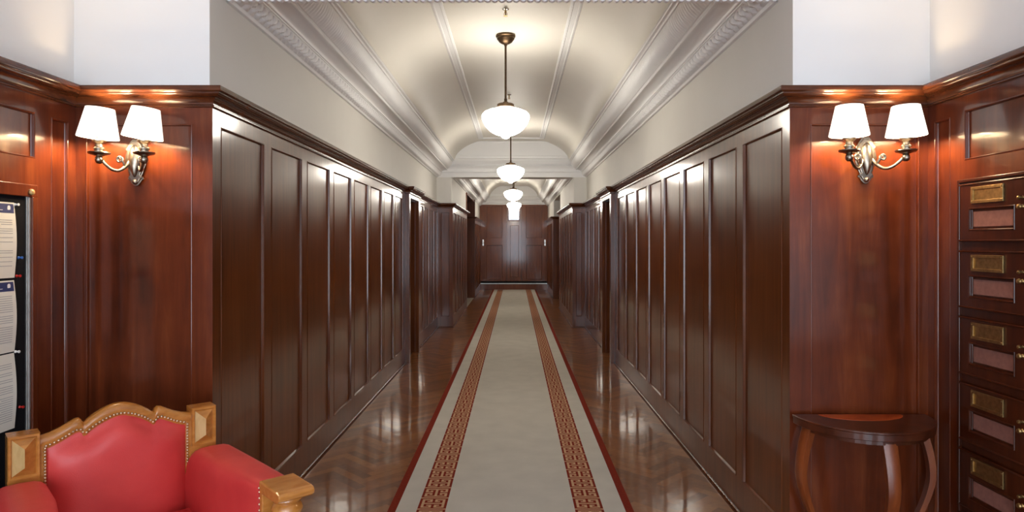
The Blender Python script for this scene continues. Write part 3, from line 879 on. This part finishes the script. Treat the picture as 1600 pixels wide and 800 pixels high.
# ------------------------------------------------------------------ half-moon table
def table():
    cx, cy, R = 1.533, 2.938, .297
    root = thing('half_moon_table', 'small dark half-moon side table with red inlaid top under the sconce', 'side table', (cx, cy, 0))
    def moon(r, y0=0, n=40): return [(-r * math.cos(k / n * PI), y0 - r * math.sin(k / n * PI)) for k in range(n + 1)]
    b = MB()
    b.extrude(moon(R - .004), lambda p: (p[0], p[1], .696), lambda p: (p[0], p[1], .7245))
    b.extrude(moon(R), lambda p: (p[0], p[1], .724), lambda p: (p[0], p[1], .734))
    top = b.build('table_top', M['table'], root, smooth=30, bevel=.0025)
    b = MB(); b.extrude([(x * 1.0, y * .56) for x, y in moon(.185, -.012)], lambda p: (p[0], p[1], .7335), lambda p: (p[0], p[1], .7349))
    io = b.build('inlay', M['inlay'], top); io['label'] = 'bright red brown inlaid half oval'
    b = MB(); b.extrude(moon(R - .035, -.01), lambda p: (p[0], p[1], .676), lambda p: (p[0], p[1], .6965)); b.build('apron', M['table'], root)
    for ang in (12, 88, 166):
        a = math.radians(ang); dx, dy = -math.cos(a), -math.sin(a)
        b = MB(); rows = []
        n = 22
        for i in range(n + 1):
            t = i / n; z = lerp(.688, 0.0, t)
            r = .252 + .040 * math.sin(PI * min(1, t * 1.7)) * (1 if t < .59 else 0) - .055 * (max(0, t - .30) / .7) ** 1.0 + .055 * max(0, (t - .82) / .18) ** 1.5
            wd = lerp(.036, .022, min(1, t * 1.25)) + (.010 * max(0, (t - .9) / .1))
            th = lerp(.036, .018, min(1, t * 1.3)) + (.012 * max(0, (t - .9) / .1))
            cx_, cy_ = dx * r, min(dy * r, -.02)
            px, py = -dy, dx
            rows.append([(cx_ + px * a_ * wd + dx * c_ * th, min(cy_ + py * a_ * wd + dy * c_ * th, -.001), z) for a_, c_ in ((-.8, -.5), (.8, -.5), (.8, .35), (.5, .5), (-.5, .5), (-.8, .35))])
        b.grid(rows, closed_v=True); b.f.append(tuple(range(6))); b.m.append(0); b.f.append(tuple(n * 6 + k for k in range(6))); b.m.append(0)
        b.build('leg', M['tableleg'], root, smooth=35)
table()

# ------------------------------------------------------------------ letter boxes on the lobby wall
def letterboxes():
    Xf = RX                                # wall face; cabinet stands proud towards -X
    root = thing('letterbox_cabinet', 'dark wooden letterbox cabinet with brass card holders and glazed slots', 'letterbox cabinet', (Xf, 2.718, 0))
    b = MB(); W = .395; D = .020
    tops = [1.737 - .2695 * i for i in range(5)]
    z_bot = tops[-1] - .245
    b.box(-D, -W, z_bot - .02, 0.012, 0, tops[0] + .012)
    # raised surround strip
    for (y0, y1, z0, z1) in ((-.008, .006, z_bot - .03, tops[0] + .02), (-W - .006, -W + .008, z_bot - .03, tops[0] + .02)):
        b.box(-D - .012, y0, z0, 0, y1, z1)
    b.box(-D - .012, -W, tops[0] + .008, 0, 0, tops[0] + .02); b.box(-D - .012, -W, z_bot - .03, 0, 0, z_bot - .018)
    b.build('carcass', M['box'], root, bevel=.002)
    for i, zt in enumerate(tops):
        h = .232
        b = MB(); x0 = -D - .001
        # door front as a frame around the glazed slot
        yA, yB = -.012, -W + .010
        wy0, wy1 = -.066, -.312
        wz1, wz0 = zt - .098, zt - .190
        def P(s, z, n): return (x0 - n, s, z)
        panelling(b, P, yB, yA, zt - h, zt, [(wy1, wy0, wz0, wz1)], .012)
        b.box(x0 - .001, yB, zt - h, x0, yA, zt)
        # beads above and below the front
        for z in (zt - .003, zt - h + .003):
            b.tube([(x0 - .013, yB, z), (x0 - .013, yA, z)], .004, 8)
        for y in (yA, yB):
            b.tube([(x0 - .013, y, zt - h), (x0 - .013, y, zt)], .004, 8)
        dr = b.build('door', M['box'], root, smooth=30, fix=False)
        g = MB(); g.box(x0 - .0035, wy1 + .016, wz0 + .016, x0 - .0012, wy0 - .016, wz1 - .016); g.build('glass_pane', M['hide'], dr)
        c = MB(); y0, y1, z0, z1 = -.088, -.262, zt - .082, zt - .016
        xx = x0 - .0125
        for (a, e, f, g_) in ((y1, y0, z1 - .012, z1), (y1, y0, z0, z0 + .012), (y0 - .014, y0, z0 + .012, z1 - .012), (y1, y1 + .014, z0 + .012, z1 - .012)):
            c.box(xx - .007, min(a, e), f, xx, max(a, e), g_)
        c.box(xx - .002, y1 + .01, z0 + .01, xx, y0 - .01, z1 - .01)
        for yy in (y0 - .007, y1 + .007):
            for zz in (z0 + .008, z1 - .008): c.lathe([(.003, 0), (.002, -.002), (0, -.0025)], (xx - .007, yy, zz), 8, axis='x')
        co_ = c.build('card_holder', M['brass'], dr, bevel=.0015)
        for zz, rr in ((zt - .074, .0075), (zt - .107, .010)):
            k = MB(); k.lathe([(0, 0), (rr * .8, 0), (rr * .55, -.005), (rr, -.012), (rr * .8, -.018), (0, -.020)], (x0 - .0125, -.350, zz), 14, axis='x')
            ko = k.build('knob', M['brass'], dr, smooth=50)
letterboxes()

# ------------------------------------------------------------------ notice board, sheets, pins
def notice():
    Xw = LX
    root = thing('notice_board', 'black felt notice board with aluminium edge set in red wooden frame', 'notice board', (Xw, 2.69, 0))
    y0, y1, z0, z1 = 1.60, 2.70, .36, 1.735
    oy = -2.69
    b = MB()
    fw = .045
    for (ya, yb, za, zb) in ((y1 - .028, y1, z0, z1 - fw - .005), (y0, y0 + fw, z0, z1), (y0 + fw, y1, z1 - fw - .005, z1), (y0 + fw, y1 - .028, z0, z0 + fw)):
        b.box(0, ya + oy, za, .022, yb + oy, zb)
    b.build('frame', M['lobby'], root, bevel=.003)
    b = MB(); b.box(.0005, y0 + fw + oy, z0 + fw, .004, y1 - .045 + oy, z1 - fw - .005); b.build('felt_panel', M['felt'], root)
    b = MB(); b.box(.0005, y1 - .046 + oy, z0 + fw, .010, y1 - .040 + oy, z1 - fw - .005); b.box(.0005, y1 - .039 + oy, z0 + fw, .014, y1 - .0285 + oy, z1 - fw - .005)
    b.build('edge_strip', M['steel'], root, bevel=.001)
    b = MB(); b.lathe([(0, 0), (.011, 0), (.013, .004), (.011, .009), (.005, .012), (0, .0125)], (.022, y1 - .040 + oy, 1.704), 18, axis='x')
    k = b.build('lock_button', M['oakpale'], root, smooth=50); k['label'] = 'pale round lock cover'
    X = Xw + .0045
    def sheet(zb, zt, ya, yb, header, label):
        r = thing('notice_sheet', label, 'paper notice', (X, yb, zt), group='printed sheets on the notice board')
        b = MB(); H_, W_ = zt - zb, yb - ya; rows = []
        def bend(u, w): return .0005 + .010 * u * u * (1 if True else 0) * math.sin(PI * w) + .002 * w
        for i in range(13):
            w = i / 12
            rows.append([(bend(1 - j / 10, w), -W_ * j / 10, -H_ * w) for j in range(11)])
        b.grid(rows); rows2 = [[(p[0] + .0004, p[1], p[2]) for p in rw] for rw in rows]; b.grid(rows2)
        paper_mb = b
        def patch(nm, ya_, yb_, za_, zb_, mat, off, par):
            q_ = MB(); n1 = 8; rw = []
            for i in range(5):
                zz = lerp(za_, zb_, i / 4)
                rw.append([(bend(1 - (lerp(ya_, yb_, j / n1)) / W_, zz / H_) + off, -lerp(ya_, yb_, j / n1), -zz) for j in range(n1 + 1)])
            q_.grid(rw); return q_
        if header:
            h_ = patch('h', .006, W_ - .004, .006, .042, None, .0010, None).build('printed_header', M['paperblue'], r, fix=False)
            q_ = MB(); zc = .022; yc = .030
            pts = [(0, .010), (.006, .008), (.008, .002), (.007, -.006), (0, -.011), (-.007, -.006), (-.008, .002), (-.006, .008)]
            q_.quad([(bend(1 - (yc - p[0]) / W_, zc / H_) + .0016, -(yc - p[0]), -zc + p[1]) for p in pts])
            q_.quad([(bend(1 - (yc + (.09 if k in (1, 2) else .03)) / W_, zc / H_) + .0016, -(yc + (.09 if k in (1, 2) else .03)), -zc - .010 + (.002 if k in (2, 3) else 0)) for k in range(4)])
            q_.build('printed_crest', M['white'], r, fix=False)
        q_ = paper_mb; zz = .06 if header else .03
        while zz < H_ - .03:
            if random.random() < .8:
                l = random.uniform(.05, .15); a0 = .018
                for j in range(6):
                    u0, u1 = a0 + l * j / 6, a0 + l * (j + 1) / 6
                    q_.quad([(bend(1 - u0 / W_, zz / H_) + .0010, -u0, -zz), (bend(1 - u1 / W_, zz / H_) + .0010, -u1, -zz), (bend(1 - u1 / W_, (zz + .0022) / H_) + .0010, -u1, -zz - .0022), (bend(1 - u0 / W_, (zz + .0022) / H_) + .0010, -u0, -zz - .0022)], 1)
            zz += .0085
        paper_mb.build('paper', [M['paper'], M['ink']], r, smooth=60, fix=False)
    ya, yb = 2.37, 2.592
    sheet(1.362, 1.657, ya, yb, True, 'white sheet with navy printed header, topmost on the notice board')
    sheet(1.072, 1.352, ya, yb, True, 'white sheet with navy printed header, below the topmost sheet')
    sheet(.770, 1.066, ya, yb, False, 'plain white printed sheet, lowest on the notice board')
    for (y, z, mm, lab) in ((2.616, 1.440, 'pinblue', 'blue push pin in bare felt beside the topmost sheet'),
                            (2.606, 1.368, 'pinred', 'red push pin between the two headed sheets'),
                            (2.600, 1.069, 'pinwhite', 'white push pin at the top corner of the lowest sheet'),
                            (2.597, 1.650, 'pinwhite', 'white push pin at the top corner of the topmost sheet'),
                            (2.622, .845, 'pinred', 'red push pin in bare felt beside the lowest sheet')):
        p = MB(); p.lathe([(0, 0), (.0058, 0), (.0052, .003), (.0034, .005), (.0034, .011), (.0056, .014), (.0052, .017), (0, .0175)], (0, 0, 0), 14, axis='x')
        o = p.build('push_pin', M[mm], smooth=40, loc=(X - .0003, y, z)); tag(o, lab, 'pin', 'push pins on the notice board')
notice()

# ------------------------------------------------------------------ light
W = bpy.data.worlds.new('sky'); S.world = W; W.use_nodes = True
nt = W.node_tree; bg = nt.nodes['Background']
bg.inputs['Color'].default_value = (.77, .87, 1.0, 1); bg.inputs['Strength'].default_value = 9.8
l = bpy.data.lights.new('window_daylight', 'AREA'); l.shape = 'RECTANGLE'; l.size = 5.8; l.size_y = 2.8
l.cycles.is_portal = True
o = bpy.data.objects.new('window_daylight', l); o.location = (0, -3.05, 1.55); o.rotation_euler = (PI / 2, 0, 0); COL.objects.link(o)

S.view_settings.view_transform = 'Standard'
S.view_settings.look = 'None'
S.view_settings.exposure = 0.14
S.view_settings.gamma = 1
S.view_settings.use_curve_mapping = False
S.cycles.use_denoising = True
S.cycles.max_bounces = 10
S.cycles.diffuse_bounces = 6
S.cycles.glossy_bounces = 5
S.cycles.sample_clamp_indirect = 6
S.cycles.caustics_reflective = False
S.cycles.caustics_refractive = False
